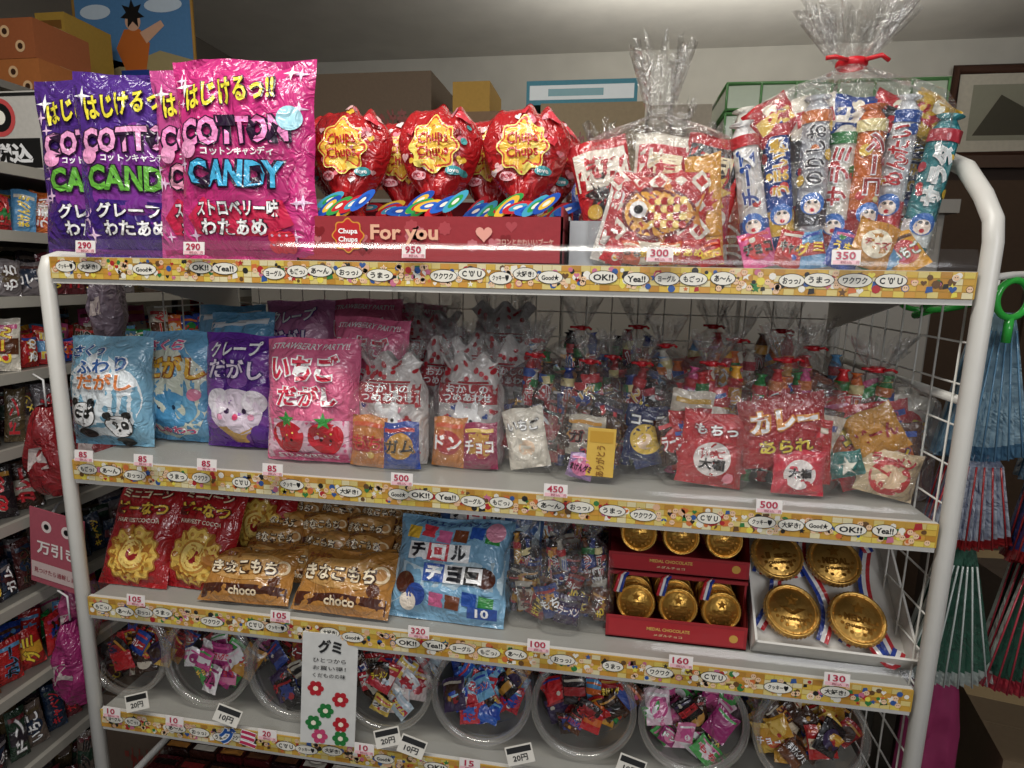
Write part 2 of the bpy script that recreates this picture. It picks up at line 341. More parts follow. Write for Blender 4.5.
# lollipop counter box
b=B();x0,x1,y0,y1,z0=-.242,.129,.03,.2,ZS[0]+E
m='k#981c28'
b.box(x0,x1,y0,y0+.003,z0,z0+.062,m);b.box(x0,x0+.003,y0,y1,z0,z0+.075,m);b.box(x1-.003,x1,y0,y1,z0,z0+.075,m);b.box(x0,x1,y1-.003,y1,z0,z0+.1,m);b.box(x0,x1,y0,y1,z0,z0+.003,m)
b.box(x0,x1,y0+.003,y1,z0+.045,z0+.048,m)
f=Fc(b,flat(y0));f.k=.0002;r=random.Random(3)
for k in range(16):
    xx=r.uniform(x0+.02,x1-.02);f.k=.0003;(f.flower if k%2 else f.heart)(xx,z0+r.uniform(.012,.05),r.uniform(.005,.010),'p'+r.choice(['#b04048','#80141c','#c06870']))
f.k=.0012;f.flower(-.165,z0+.036,.022,'p#d89018',8,.09);f.flower(-.165,z0+.036,.020,'p#c01820',8,.09);f.text('Chupa',-.165,z0+.041,.028,.009,'p#ffffff',.03);f.text('Chups',-.165,z0+.030,.028,.009,'p#ffffff',.03)
f.text('For you',-.085,z0+.038,.095,.026,'p#e8b090',.03);f.heart(.025,z0+.04,.012,'p#e8a090')
f.text('コロンとかわいいブーケ',.08,z0+.030,.075,.008,'p#e0b8a8',.01)
b.build('lollipop_display_box')
def bouquet(x,y,seed,z,rz=0,s=1.0,rx=-.06):
    b=B();r=random.Random(seed);h=.158*s;w=.124*s
    def wf(v):
        v=np.clip(v,0,1);return np.interp(v,[0,.08,.18,.28,.42,.6,.8,.93,1],[.42,.36,.24,.42,.72,.92,1,.93,.8])
    def zf(u,v):
        k=np.clip(v-.65,0,1)/.35;return k*(.010*np.abs(np.cos(u*pi*1.5))-.02*np.abs(u)**3)+.003*np.sin(u*14)*k
    f=pillow(b,w,h,.07*s,'f#b81018',28,24,seed,wf,zf,seal=1.0,wr=.0020)
    for k in range(30):
        q=r.random();xx,zz=r.uniform(-.05,.05)*s,h*r.uniform(.38,.98);wd=float(wf(zz/h))*w/2-.008
        xx=max(-wd,min(wd,xx));c='i'+r.choice(['#e07080','#f0b8b8','#d82838','#880c18','#e890a0','#f0e0e0','#40a0a0','#e8b820'])
        if q<.6:f.heart(xx,zz,r.uniform(.004,.008),c,r.uniform(-.5,.5))
        else:f.disc(xx,zz,r.uniform(.002,.005),c,n=8,rings=1)
    f.flower(0,h*.66,.033*s,'i#f6e060',8,.1);f.flower(0,h*.66,.031*s,'i#d8381c',8,.1);f.flower(0,h*.66,.0285*s,'i#f4c028',8,.1)
    f.text('Chupa',0,h*.715,.042*s,.018*s,'i#c01018',.025,rot=.08);f.text('Chups',0,h*.605,.042*s,.018*s,'i#c01018',.025,rot=.08)
    f.disc(-.02,h*.42,.011,'i#f4b0b8',.006);f.text('POP',-.02,h*.42,.015,.006,'i#c01030',.03);f.disc(.028*s,h*.46,.011,'i#40a8b0',.006);f.text('love',.028,h*.46,.014,.006,'i#ffffff',.03);f.disc(.038*s,h*.9,.01,'i#e84050',.005)
    b.tube([(-.016,-.014,h*.2),(0,-.022,h*.21),(.016,-.014,h*.2)],.004,'s#981018',6)
    cols=['#1c4fb0','#2a9c48','#e8b820','#c81828','#2060c8','#3aa0c0']
    for k in range(6):
        a=-1.35+k*.5+r.uniform(-.1,.1);L_=.024+.008*(k%2);cx,cz=.008+L_*math.sin(a),h*.22-L_*.5*math.cos(a)
        ang=r.uniform(.1,.8)
        g=Fc(b,lambda xx,zz,o,k=k:np.stack([xx,-.036-.003*k-o-.2*(h*.24-zz),zz],1))
        for sc_,cc in((1,cols[(k+seed)%6]),(.6,cols[(k+seed+2)%6]),(.3,'#f0e8d8')):
            P=[(cx+sc_*(.022*math.cos(t)*math.cos(ang)-.007*math.sin(t)*math.sin(ang)),cz+sc_*(.022*math.cos(t)*math.sin(ang)+.007*math.sin(t)*math.cos(ang))) for t in np.linspace(0,2*pi,14,endpoint=False)]
            g.poly(P,'s'+cc,2)
        b.tube([(cx,-.034,cz),(0,-.016,h*.2)],.0015,'s#f0f0f0',5)
    b.build('lollipop_bouquet',(x,y,z),(rx,0,rz))
zb=ZS[0]+E+.0485
bouquet(-.183,.085,11,zb+.002);bouquet(-.052,.085,12,zb+.002);bouquet(.070,.085,13,zb)
bouquet(-.118,.15,14,zb+.002);bouquet(.012,.15,15,zb+.002);bouquet(-.225,.165,16,zb,rz=.3,s=1.1);bouquet(.085,.165,17,zb,rz=.1)
# carp gift bag
def carp_pack(b,w,h):
    f=pillow(b,w,h,.03,'f#b81820',18,16,5)
    for k in range(20):
        xx=-w*.4+w*.8*(k%5)/4;zz=h*.1+h*.8*(k//5)/3
        f.k=.0006;f.poly([(xx-.015,zz),(xx,zz-.015),(xx+.015,zz),(xx,zz+.015)],'i'+('#e8e0d0' if k%2 else '#c02020'),2);f.poly([(xx-.008,zz),(xx,zz-.008),(xx+.008,zz),(xx,zz+.008)],'i'+('#c02020' if k%2 else '#e8e0d0'),2)
    f.k=.0012
    f.poly([(w*.36*math.cos(t),h*.55+h*.29*math.sin(t)*(1-.2*math.cos(t))) for t in np.linspace(0,2*pi,30,endpoint=False)],'i#701010',4)
    f.poly([(w*.33*math.cos(t),h*.55+h*.25*math.sin(t)*(1-.2*math.cos(t))) for t in np.linspace(0,2*pi,30,endpoint=False)],'i#e8a830',4)
    f.poly([(w*.26,h*.55),(w*.44,h*.78),(w*.38,h*.55),(w*.44,h*.32)],'i#e09020',2);f.poly([(-w*.05,h*.76),(w*.08,h*.94),(w*.15,h*.74)],'i#d88018',2);f.poly([(-w*.05,h*.34),(w*.05,h*.2),(w*.12,h*.36)],'i#d88018',2)
    for i in range(6):
        for j in range(4):f.disc(-w*.07+i*w*.06,h*(.42+.085*j),.005,'i#c01818' if (i+j)%2 else 'i#f6d870',n=10,rings=1)
    f.disc(-w*.2,h*.58,.011,'i#ffffff',n=14,rings=2);f.disc(-w*.2,h*.58,.006,'i#101010',n=10,rings=1)
    f.rect(-w*.15,w*.15,h*.05,h*.17,'i#f4f0e4',3,2);f.text('どらやき',0,h*.11,w*.26,h*.07,'i#c01818',.03)
b=B();r=random.Random(2)
for q,(xx,zz,ry) in enumerate(((-.045,.05,-.25),(.0,.06,.05),(.045,.05,.2))):
    b.X=X((xx,.015-.004*q,.01),(-.03,ry,0));f=pillow(b,.08,.165,.03,'f'+['#c02028','#e4dccc','#b81c20'][q],12,12,q)
    f.rect(-.035,.035,.1,.15,'i'+['#e8e0d0','#c02028','#181418'][q],6,3);f.star(.0,.09,.03,'i'+['#181818','#c02028','#e8c040'][q],9,.6);f.text(['えび','福','鯛'][q],0,.125,.045,.028,'i'+['#c02028','#f8e8c0','#f8e8c0'][q],.04)
    f.disc(.02,.06,.012,'i#e8e0d0');f.disc(-.02,.07,.01,'i#e8b830')
b.X=X((.0,-.022,.004),(-.04,.0,0));carp_pack(b,.13,.118)
b.X=X((-.062,-.02,.004),(0,.25,.2));f=pillow(b,.05,.12,.02,'f#e0dcd4',8,10,4);f.rect(-.02,.02,.02,.10,'i#b82028',4,4);f.text('ソース',0,.06,.07,.02,'i#ffffff',.03,rot=pi/2)
b.X=X((.066,-.012,.004),(0,-.1,-.2));f=pillow(b,.045,.14,.02,'f#d89828',8,10,6);f.star(0,.08,.018,'i#c02020',8,.6)
b.X=None
for k in range(6):mini(b,(-.06+.026*k,-.04,.003),(0,r.uniform(-.5,.5),0),.03,.03,.01,'gold' if k%2 else 'red',r)
film(b,.18,.275,.10,tie=.72,flare=.36,seed=5,ribbon=None,neck=.14,tilt=-.05,sh=.55)
b.build('cellophane_gift_bag',(.25,.075,ZS[0]+E),(-.02,0,0))
for (xx,yy,n_,hh,fh,sd) in((.165,.24,7,.17,.22,8),(.29,.29,5,.18,.26,9),(.36,.26,5,.15,.22,10)):
    b=B();r=random.Random(sd)
    for k in range(n_):mini(b,(-.012+.008*k,.07-.022*k,0),(-.1,r.uniform(-.1,.1),0),.075,hh-.008*k,.016,'red',r)
    film(b,.1,fh,.17 if sd==8 else .12,tie=.8,flare=.4,seed=sd,ribbon=None)
    b.build('cellophane_gift_bag',(xx,yy,ZS[0]+E))
b=B()
for bb in((0,.06,0,.002,0,.06),(0,.06,.1,.102,0,.065),(0,.002,0,.1,0,.065),(.058,.06,0,.1,0,.065),(0,.06,0,.1,0,.002)):b.box(*bb,'m#a4a8ac')
b.build('small_white_tray',(.134,.06,ZS[0]+E))
# large bag of puffed sticks
b=B();r=random.Random(31)
st=[('#dcdad8','#2050a0','#b82028','チーズ'),('#204898','#e0b020','#c02028','うまい棒'),('#b0b4ba','#3a3a40','#d07020','のりしお'),('#d8d4c8','#b82028','#207838','サラミ'),('#d06820','#a01818','#e0d090','コーン'),('#c8ccd0','#c02028','#2050a0','めんたい'),('#308890','#d8e0e0','#b83040','サラダ'),('#e0d8c8','#b82028','#e0a020','たこ焼')]
for k in range(7):
    x=-.088+.178*k/6;stick(b,(x,-.022+.012*(k%2),.010+.012*(k%3)),(-.02,(k-3)*.05+r.uniform(-.05,.05),r.uniform(-.4,.4)),.178,.0168,*st[k],r)
for k in range(7):
    x=-.08+.16*k/6;stick(b,(x,.022,.03),(-.03,(k-3)*.06,r.uniform(-.4,.4)),.185,.0165,*st[(k+3)%8],r)
for k in range(7):mini(b,(-.09+.03*k,-.048,.002),(-.3,r.uniform(-.8,.8),0),.042,.05,.012,'mix',r)
b.X=X((.03,-.052,.004),(-.15,.3,0));q=pillow(b,.05,.06,.02,'f#c88820',8,8,3);q.disc(0,.03,.018,'i#f4ead0');q.text('チーズ',0,.03,.03,.01,'i#c02020',.02)
for k,(xx,ry) in enumerate(((-.07,-.6),(-.03,-.2),(.01,.1),(.05,.35),(.085,.6))):
    b.X=X((xx,-.012,.168),(-.1,ry,0));q=pillow(b,.06,.05,.022,'f'+['#b82028','#d8d0c0','#204898','#b82028','#c8a020'][k],8,8,k);q.rect(-.022,.022,.012,.03,'i'+['#e8c040','#c02028','#e8e0d0','#181818','#b81820'][k],4,2);q.disc(0,.035,.008,'i#f0e8d0',n=10,rings=1)
b.X=None
film(b,.24,.325,.13,tie=.785,flare=.5,seed=12,neck=.12,n=88,tilt=.05,sh=.56)
b.build('large_cellophane_snack_bag',(.472,.095,ZS[0]+E),(0,0,0))
# ============================================================ SECOND SHELF
Z=ZS[1]+E
def pouch(kind,x,y,w,h,seed,rz=0,lean=-.1,z=Z):
    b=B();base={'panda':'#7ab0cc','elephant':'#68a8d0','grape':'#642c98','straw':'#e06890','stripe':'#60a0c8','gpink':'#c878a8'}[kind]
    f=pillow(b,w,h,.075,'f'+base,seed=seed,wr=.0030)
    if kind=='panda':
        f.poly([(w*.44*math.cos(t),h*.45+h*.38*math.sin(t)*(1+.1*math.sin(5*t))) for t in np.linspace(0,2*pi,30,endpoint=False)],'i#dce4e8',5)
        f.text('さくっ',-.02,h*.87,w*.42,.018,'i#2a5a9a',.03,out='i#ffffff',rot=.1);f.text('ふわり',.005,h*.74,w*.56,.022,'i#2a5a9a',.03,out='i#ffffff',rot=.1)
        f.text('だがし',.01,h*.60,w*.62,.026,'i#d87830',.03,out='i#ffffff')
        f.k+=.0006
        for cx,cz,s in((-.025,h*.30,1),(.03,h*.2,.9)):
            f.disc(cx-.015*s,cz+.02*s,.007*s,'i#181818');f.disc(cx+.015*s,cz+.02*s,.007*s,'i#181818');f.disc(cx,cz,.023*s,'i#202020',.021*s);f.disc(cx,cz,.0215*s,'i#f0f0f0',.0195*s)
            for q in(-1,1):f.disc(cx+q*.009*s,cz+.002,.006*s,'i#181818',.0075*s);f.disc(cx+q*.0085*s,cz+.003,.002*s,'i#ffffff',n=8,rings=1)
            f.disc(cx,cz-.007*s,.003*s,'i#181818',n=8,rings=1);f.disc(cx,cz-.03*s,.015*s,'i#181818',.009*s)
    elif kind=='elephant':
        f.poly([(w*.46*math.cos(t),h*.45+h*.43*math.sin(t)*(1+.08*math.sin(6*t))) for t in np.linspace(0,2*pi,30,endpoint=False)],'i#d8dcc8',5)
        f.text('さくら',-.01,h*.87,w*.5,.018,'i#e8508a',.03,out='i#ffffff');f.text('だがし',.01,h*.68,w*.7,.036,'i#e8b018',.04,out='i#a05010')
        f.disc(0,h*.3,.042,'i#4a98c8',.032);f.disc(-.034,h*.32,.018,'i#68b0d8',.022);f.disc(.034,h*.32,.018,'i#68b0d8',.022);f.disc(.004,h*.2,.010,'i#4a98c8',.026)
        f.disc(-.012,h*.33,.004,'i#102040');f.disc(.014,h*.33,.004,'i#102040');f.text('しゅわっ',.01,h*.12,w*.5,.014,'i#d83878',.03,out='i#ffffff')
        f.disc(-w*.3,h*.5,.012,'i#f0d040');f.disc(w*.33,h*.45,.01,'i#e080a0')
    elif kind in('grape','gpink'):
        for k in range(9):f.disc(w*.36*math.sin(k*2.1),h*(.1+.09*k),.02,'i#8848ac' if kind=='grape' else 'i#e0a0c4')
        f.text('クレープ',-.004,h*.87,w*.62,.024,'i#ffffff',.03,out='i#5a2088',rot=.1);f.text('だがし',0,h*.70,w*.66,.032,'i#f8e8f8',.03,out='i#401878',ob=.10)
        f.k+=.0005
        f.disc(0,h*.33,.042,'i#e0d0e0',.038);f.disc(-.03,h*.42,.02,'i#e8e0e8');f.disc(.03,h*.42,.02,'i#e8e0e8')
        f.disc(-.013,h*.34,.0045,'i#301040');f.disc(.015,h*.34,.0045,'i#301040');f.disc(.001,h*.29,.005,'i#e04070');f.disc(-.024,h*.29,.005,'i#f4a0c0');f.disc(.026,h*.29,.005,'i#f4a0c0')
        f.poly([(-.03,h*.2),(.03,h*.2),(.012,h*.05),(-.012,h*.05)],'i#d8a850',2);f.disc(w*.28,h*.15,.014,'i#5a2090')
    elif kind=='straw':
        f.rect(-w*.47,w*.47,h*.02,h*.36,'i#e8c0d0',14,6)
        f.text('STRAWBERRY PARTY!!',0,h*.935,w*.8,.009,'i#ffffff',.02)
        f.text('いちご',-.004,h*.77,w*.68,.038,'i#d01040',.03,out='i#ffffff',ob=.10);f.text('だがし',.004,h*.55,w*.6,.030,'i#d01040',.03,out='i#ffffff',ob=.10)
        for cx in(-.028,.03):
            cz=h*.23;f.poly([(cx+.026*math.sin(t)*(1+.15*math.cos(t)),cz-.004+.026*math.cos(t)) for t in np.linspace(0,2*pi,22,endpoint=False)],'i#c81428',3)
            for q in range(3):f.disc(cx-.01+.01*q,cz+.005-.004*(q%2),.0017,'i#f8d860',n=6,rings=1)
            f.star(cx,cz+.024,.014,'i#38a040',5,.4);f.disc(cx-.008,cz-.006,.0025,'i#301010',n=8,rings=1);f.disc(cx+.008,cz-.006,.0025,'i#301010',n=8,rings=1)
        f.rect(-w*.4,w*.4,h*.03,h*.085,'i#e06090',10,1);f.text('STRAWBERRY',0,h*.058,w*.66,.007,'i#ffffff',.02)
    else:
        for k in range(6):f.poly([(-w*.45,h*(.1+.15*k)),(w*.45,h*(.2+.15*k)-.01),(w*.45,h*(.2+.15*k)),(-w*.45,h*(.16+.15*k))],'i#e2e6ea' if k%2 else 'i#2858a8',4)
        f.text('ソーダ',0,h*.6,w*.6,.03,'i#2048a0',.05,out='i#ffffff')
    b.build('snack_pouch',(x,y,z),(lean,0,rz))
pouch('panda',-.603,.075,.142,.178,21,.05);pouch('elephant',-.520,.125,.150,.185,22,-.05);pouch('grape',-.390,.112,.135,.188,23,.06);pouch('straw',-.247,.065,.15,.188,24,.04)
pouch('stripe',-.52,.27,.14,.225,25);pouch('stripe',-.455,.2,.13,.215,26,-.1);pouch('gpink',-.385,.28,.14,.235,27);pouch('straw',-.262,.3,.145,.24,28);pouch('straw',-.20,.17,.14,.215,29,-.1);pouch('straw',-.185,.36,.13,.23,30)
def giftset(x,y,seed,w=.11,h=.16,front=True,rz=0):
    b=B();r=random.Random(seed)
    wf=lambda v:np.interp(v,[0,.1,.7,.82,.9,1],[.95,1,.98,.8,.72,.95])
    f=pillow(b,w,h,.055,'f#d0cac6',20,20,seed,wf,lambda u,v:.008*np.sin(u*9+seed)*np.clip(v-.85,0,1)/.15,seal=1.05,wr=.0026)
    f.rect(-w*.42,w*.42,h*.58,h*.76,'i#b81424',10,4)
    f.text('おかしの',-.0,h*.72,w*.6,.013,'i#ffffff',.03);f.text('つめあわせ',0,h*.64,w*.7,.013,'i#ffffff',.03)
    for k in range(22):f.heart(r.uniform(-.4,.4)*w,h*r.uniform(.1,.58),.005,'i'+r.choice(['#b81828','#20489a','#c82838','#e090a0']),r.uniform(-1,1))
    f.disc(0,h*.42,.024,'i#f0f0f0',.02);f.disc(-.012,h*.53,.006,'i#f0f0f0',.012);f.disc(.012,h*.53,.006,'i#f0f0f0',.012)
    for q in(-1,1):f.disc(q*.008,h*.43,.003,'i#181818',n=8,rings=1)
    f.disc(0,h*.39,.003,'i#e04060',n=8,rings=1)
    for k in range(14):f.disc(r.uniform(-.35,.35)*w,h*r.uniform(.78,.97),.004,'i#b81828',n=8,rings=1)
    if front:
        mini(b,(-w*.24,-.035,0),(-.05,.05,0),w*.48,h*.46,.02,'gold',r,base='#c87820');mini(b,(w*.24,-.037,0),(-.05,-.05,0),w*.5,h*.44,.02,'gold',r,base=r.choice(['#d8b828','#982050','#2a4aa0']))
    b.tube([(-w*.3,-.02,h*.78),(0,-.028,h*.78),(w*.3,-.02,h*.78)],.0018,'s#b01828',6)
    film(b,w*1.08,h*1.12,.11,tie=.8,flare=.7,seed=seed,ribbon=None,neck=.5)
    b.build('wrapped_snack_set',(x,y,Z),(-.03,0,rz))
giftset(-.128,.09,41,.115,.165);giftset(-.012,.115,42,.108,.165);giftset(-.07,.2,43,.105,.18,False);giftset(-.135,.33,44,.12,.215,False);giftset(.0,.33,45,.13,.235,False);giftset(.035,.215,46,.1,.185,False);giftset(-.06,.27,47,.11,.19,False)
def sweetbag(x,y,w,h,kind,seed,z=Z,rz=0,d=.085,lean=0,ribbon='s#b80c1c',tie=.82,flare=.42,name='ribboned_sweets_bag'):
    b=B();r=random.Random(seed);ch=h*.75
    pal={'mochi':'red','curry':'red','ramen':'mix','mix':'mix','dark':'dark','yellow':'dark'}[kind]
    for k in range(5):
        q=st[r.randint(0,7)];stick(b,(-w*.34+w*.17*k,.010,.006),(0,(-.24+.12*k)*-.6+r.uniform(-.12,.12),r.uniform(-.4,.4)),ch*r.uniform(.9,1.05),.0095 if w>.07 else .006,r.choice(PAL['mix']) if kind not in('dark','yellow') else r.choice(PAL['dark']),q[1],q[2],r.choice(TX),r,False)
    fill(b,w*.98,ch,d*.72,pal,13,r,s=w*.5)
    if kind in('dark','mix') and w>.07:
        cc=r.choice(['#3a2014','#a81820','#c07818','#e0d8c8','#1c2c60','#5a2c14'] if kind=='dark' else ['#b81820','#1c4898','#d0a018','#b81820'])
        b.X=X((r.uniform(-.1,.1)*w,-d*.38,.004+h*r.uniform(0,.12)),(-.08,r.uniform(-.25,.25),0));f=pillow(b,w*.62,h*.42,.02,'f'+cc,12,12,seed)
        c2=r.choice(['#e8c030','#e8e0d0','#c01820']);f.disc(0,h*.17,w*.22,'i'+c2);f.disc(0,h*.15,w*.12,'i'+r.choice(['#6a3818','#f0d0b0','#c01820']));f.text(r.choice(TX[:9]),0,h*.31,w*.46,w*.15,'i#ffffff',.04,out='i#181010');b.X=None
    if kind=='mochi':
        b.X=X((w*.04,-d*.36,.004),(-.06,.06,0));f=pillow(b,w*.72,h*.5,.02,'f#b81420',12,12,seed)
        f.disc(0,h*.19,w*.2,'i#e8e0dc');f.text('いちご',0,h*.225,w*.26,w*.09,'i#c81828',.03);f.text('大福',0,h*.155,w*.28,w*.13,'i#181010',.04)
        f.text('もちっ',0,h*.39,w*.46,w*.12,'i#ffffff',.03,out='i#801018');f.disc(w*.2,h*.07,w*.06,'i#f090a0');b.X=None
    if kind=='curry':
        b.X=X((-.0,-d*.34,h*.18),(-.1,-.12,0));f=pillow(b,w*.84,h*.44,.02,'f#a80c18',12,12,seed)
        f.text('カレー',0,h*.29,w*.64,h*.14,'i#ffffff',.04,out='i#e09018',ob=.10);f.text('あられ',0,h*.13,w*.5,h*.08,'i#f0d830',.03,out='i#601010');b.X=None
        b.X=X((.012,-d*.46,.003),(-.1,.04,0));f=pillow(b,w*.5,h*.28,.016,'f#d02840',10,10,seed)
        f.disc(0,h*.13,w*.15,'i#f0e8e4');f.text('大福',0,h*.14,w*.22,w*.1,'i#181010',.04);f.disc(w*.12,h*.05,w*.05,'i#d01020');b.X=None
    if kind=='ramen':
        b.X=X((.012,-d*.42,.006),(-.1,.2,0));f=pillow(b,w*.5,h*.3,.02,'f#d0b890',10,10,seed)
        f.disc(0,h*.13,w*.17,'i#c82020');f.disc(0,h*.13,w*.12,'i#e8c8a0');f.text('ラーメン',0,h*.24,w*.36,w*.1,'i#c01828',.04);b.X=None
        b.X=X((-w*.2,-d*.47,.03),(-.1,-.3,0));f=pillow(b,w*.3,h*.16,.014,'f#1a7068',10,10,seed);f.star(0,h*.07,w*.09,'i#e4e0d0');b.X=None
        b.X=X((w*.1,-d*.36,h*.3),(-.1,-.5,0));f=pillow(b,w*.45,h*.3,.016,'f#c88a18',10,10,seed);f.text('どーん',0,h*.15,w*.36,w*.14,'i#a01010',.04);b.X=None
    if kind=='yellow':
        b.box(w*.05,w*.42,-d*.58,-d*.565,.012,h*.40,'m#d8b040');f=Fc(b,flat(-d*.58));f.k=.0003;f.rect(w*.08,w*.39,h*.3,h*.38,'p#c89820',1,1);f.text('ありがとう',w*.235,h*.17,h*.22,w*.12,'p#8a5a18',.02,rot=pi/2)
        mini(b,(-w*.05,-d*.52,.005),(0,.2,0),w*.36,h*.18,.012,'pink',r,base='#a888b8')
    film(b,w*1.05,h,d*1.1,tie=tie,flare=flare,seed=seed,ribbon=ribbon,sh=.60)
    b.build(name,(x,y,z),(lean,r.uniform(-.04,.04),rz))
sweetbag(.085,.115,.1,.21,'dark',51);sweetbag(.165,.1,.105,.205,'yellow',52);sweetbag(.15,.24,.12,.25,'dark',53);sweetbag(.085,.21,.1,.225,'mix',54)
sweetbag(.248,.13,.105,.2,'dark',55);sweetbag(.335,.10,.125,.21,'mochi',56);sweetbag(.444,.095,.135,.222,'curry',57);sweetbag(.560,.105,.145,.21,'ramen',58,rz=-.15)
sweetbag(.245,.30,.12,.25,'dark',59);sweetbag(.37,.31,.12,.255,'curry',60);sweetbag(.49,.31,.12,.25,'mix',61);sweetbag(.29,.20,.11,.225,'mix',62);sweetbag(.39,.20,.12,.24,'mochi',63);sweetbag(.505,.20,.12,.23,'mix',64);sweetbag(.2,.19,.09,.2,'dark',65)
# ============================================================ THIRD SHELF
Z3=ZS[2]+E
def cookie(x,y,z,seed,rz=0,lean=-.45):
    b=B();w,h=.125,.17;f=pillow(b,w,h,.045,'f#a01018',seed=seed,wr=.0024)
    f.text('ミニコーン',0,h*.88,w*.7,.014,'i#f0d8b0',.03,out='i#501008');f.text('どーなつ',0,h*.74,w*.74,.022,'i#e8c030',.04,out='i#5a1008',ob=.10)
    f.text('HARVEST COCOA',0,h*.62,w*.6,.007,'i#e8d8c0',.02)
    f.flower(0,h*.30,.046,'i#a86810',14,.06);f.flower(0,h*.30,.043,'i#e0b848',14,.06);f.disc(0,h*.30,.027,'i#b87c18');f.disc(0,h*.30,.023,'i#e4c464');f.disc(0,h*.30,.011,'i#901018')
    for k in range(14):
        a=k*2*pi/14;f.disc(.035*math.cos(a),h*.30+.035*math.sin(a),.0035,'i#b88010',n=8,rings=1)
    b.build('cocoa_snack_bag',(x,y,z),(lean,0,rz))
cookie(-.560,.035,Z3,71);cookie(-.455,.045,Z3,72,-.05);cookie(-.50,.115,Z3+.015,73);cookie(-.40,.135,Z3+.02,74,-.1)
def kinako(x,y,z,seed,w=.15,h=.09,rz=0,lean=-.5,base='#b07830'):
    b=B();f=pillow(b,w,h,.045,'f'+base,20,16,seed,wr=.0030)
    f.rect(-w*.46,w*.46,h*.04,h*.26,'i#4a2010',12,2)
    f.poly([(w*.44*math.cos(t),h*.58+h*.25*math.sin(t)) for t in np.linspace(0,2*pi,24,endpoint=False)],'i#c0904c',4)
    f.text('きなこもち',-w*.04,h*.56,w*.72,h*.24,'i#f0e0c0',.03,out='i#402010',ob=.1);f.text('choco',w*.02,h*.16,w*.3,h*.13,'i#f0dcb8',.03)
    f.text('たっぷり',-w*.3,h*.82,w*.24,h*.09,'i#802808',.03);f.disc(w*.36,h*.6,h*.13,'i#e0c8a0');f.disc(w*.36,h*.6,h*.09,'i#b88448');f.disc(w*.32,h*.36,h*.1,'i#5a2c14')
    b.build('chocolate_snack_packet',(x,y,z),(lean,0,rz))
kinako(-.350,.015,Z3+.004,81,.15,.09,.05,-.8);kinako(-.190,.012,Z3+.004,82,.16,.10,-.02,-.75)
k_=0
for row in range(9):
    for col in range(4):
        k_+=1;kinako(-.352+.078*col+.010*(row%2),.065+.036*row,Z3+.018+.0145*row,100+k_,.084,.062,rnd.uniform(-.25,.25),-.65,rnd.choice(['#b07830','#a06a2c','#c08c48','#b48040']))
def tirol(x,y,seed,rz=0,lean=-.2,var=0,z=Z3,h=.165):
    b=B();w=.185;f=pillow(b,w,h,.06,'f#78a8c8' if not var else 'f#3868a8',seed=seed,wr=.0028)
    f.poly([(-w*.46,h*.55),(w*.46,h*.62),(w*.46,h*.3),(-w*.46,h*.12)],'i#b8d0dc',5)
    cols=['#d03040','#e0b018','#288838','#2050a8','#703818','#d06090']
    for k in range(12):
        cx=-w*.34+w*.68*(k%6)/5;cz=h*(.82 if k<6 else .2)+.004*math.sin(k*2)
        if 6<=k<8:continue
        f.poly([(cx-.011,cz-.009),(cx+.011,cz-.011),(cx+.012,cz+.008),(cx-.010,cz+.010)],'i'+cols[(k*5+1)%6],2)
    f.k+=.0004
    for i,ch in enumerate('チロル'):
        cx=-w*.26+w*.17*i;f.poly([(cx-.016,h*.55),(cx+.016,h*.55),(cx+.016,h*.72),(cx-.016,h*.72)],'i'+['#e8e8e8','#c82838','#e8e8e8'][i],2);f.text(ch,cx,h*.64,.023,.023,'i#181820' if i!=1 else 'i#ffffff',.05)
    for i,ch in enumerate('チョコ'):
        cx=-w*.10+w*.17*i;f.poly([(cx-.016,h*.35),(cx+.016,h*.35),(cx+.016,h*.52),(cx-.016,h*.52)],'i'+['#2050a8','#e8e8e8','#202020'][i],2);f.text(ch,cx,h*.435,.023,.023,'i#181820' if i==1 else 'i#ffffff',.05)
    f.disc(-w*.34,h*.32,.016,'i#4a2010');f.disc(-w*.24,h*.22,.016,'i#284898');f.disc(-w*.3,h*.15,.013,'i#e4d8c8');f.disc(w*.33,h*.42,.014,'i#4a2010')
    f.disc(w*.36,h*.86,.015,'i#e090a8');f.text('バラエティパック',0,h*.935,w*.6,.01,'i#20408a',.03);f.rect(w*.2,w*.44,h*.06,h*.16,'i#2a50a0',3,2);f.text('10',w*.32,h*.11,.02,.012,'i#ffffff',.03)
    b.build('assorted_chocolate_bag',(x,y,z),(lean,0,rz))
tirol(-.03,.03,91,-.03,-.55,h=.155);tirol(.015,.12,92,-.1,-.3,1,Z3+.028);tirol(.0,.2,93,.1,-.2,1,Z3+.03);tirol(-.01,.28,94,0,-.1,0,Z3+.03);tirol(.03,.34,95,0,-.1,1,Z3+.03)
for i,(x,y,h) in enumerate(((.09,.065,.165),(.142,.055,.17),(.19,.07,.165),(.11,.14,.18),(.165,.14,.185),(.2,.2,.18),(.14,.24,.19),(.08,.22,.185))):
    sweetbag(x,y,.062,h,'dark',120+i,z=Z3,d=.055,ribbon=None,tie=.86,flare=.6,name='cellophane_sweets_bag')
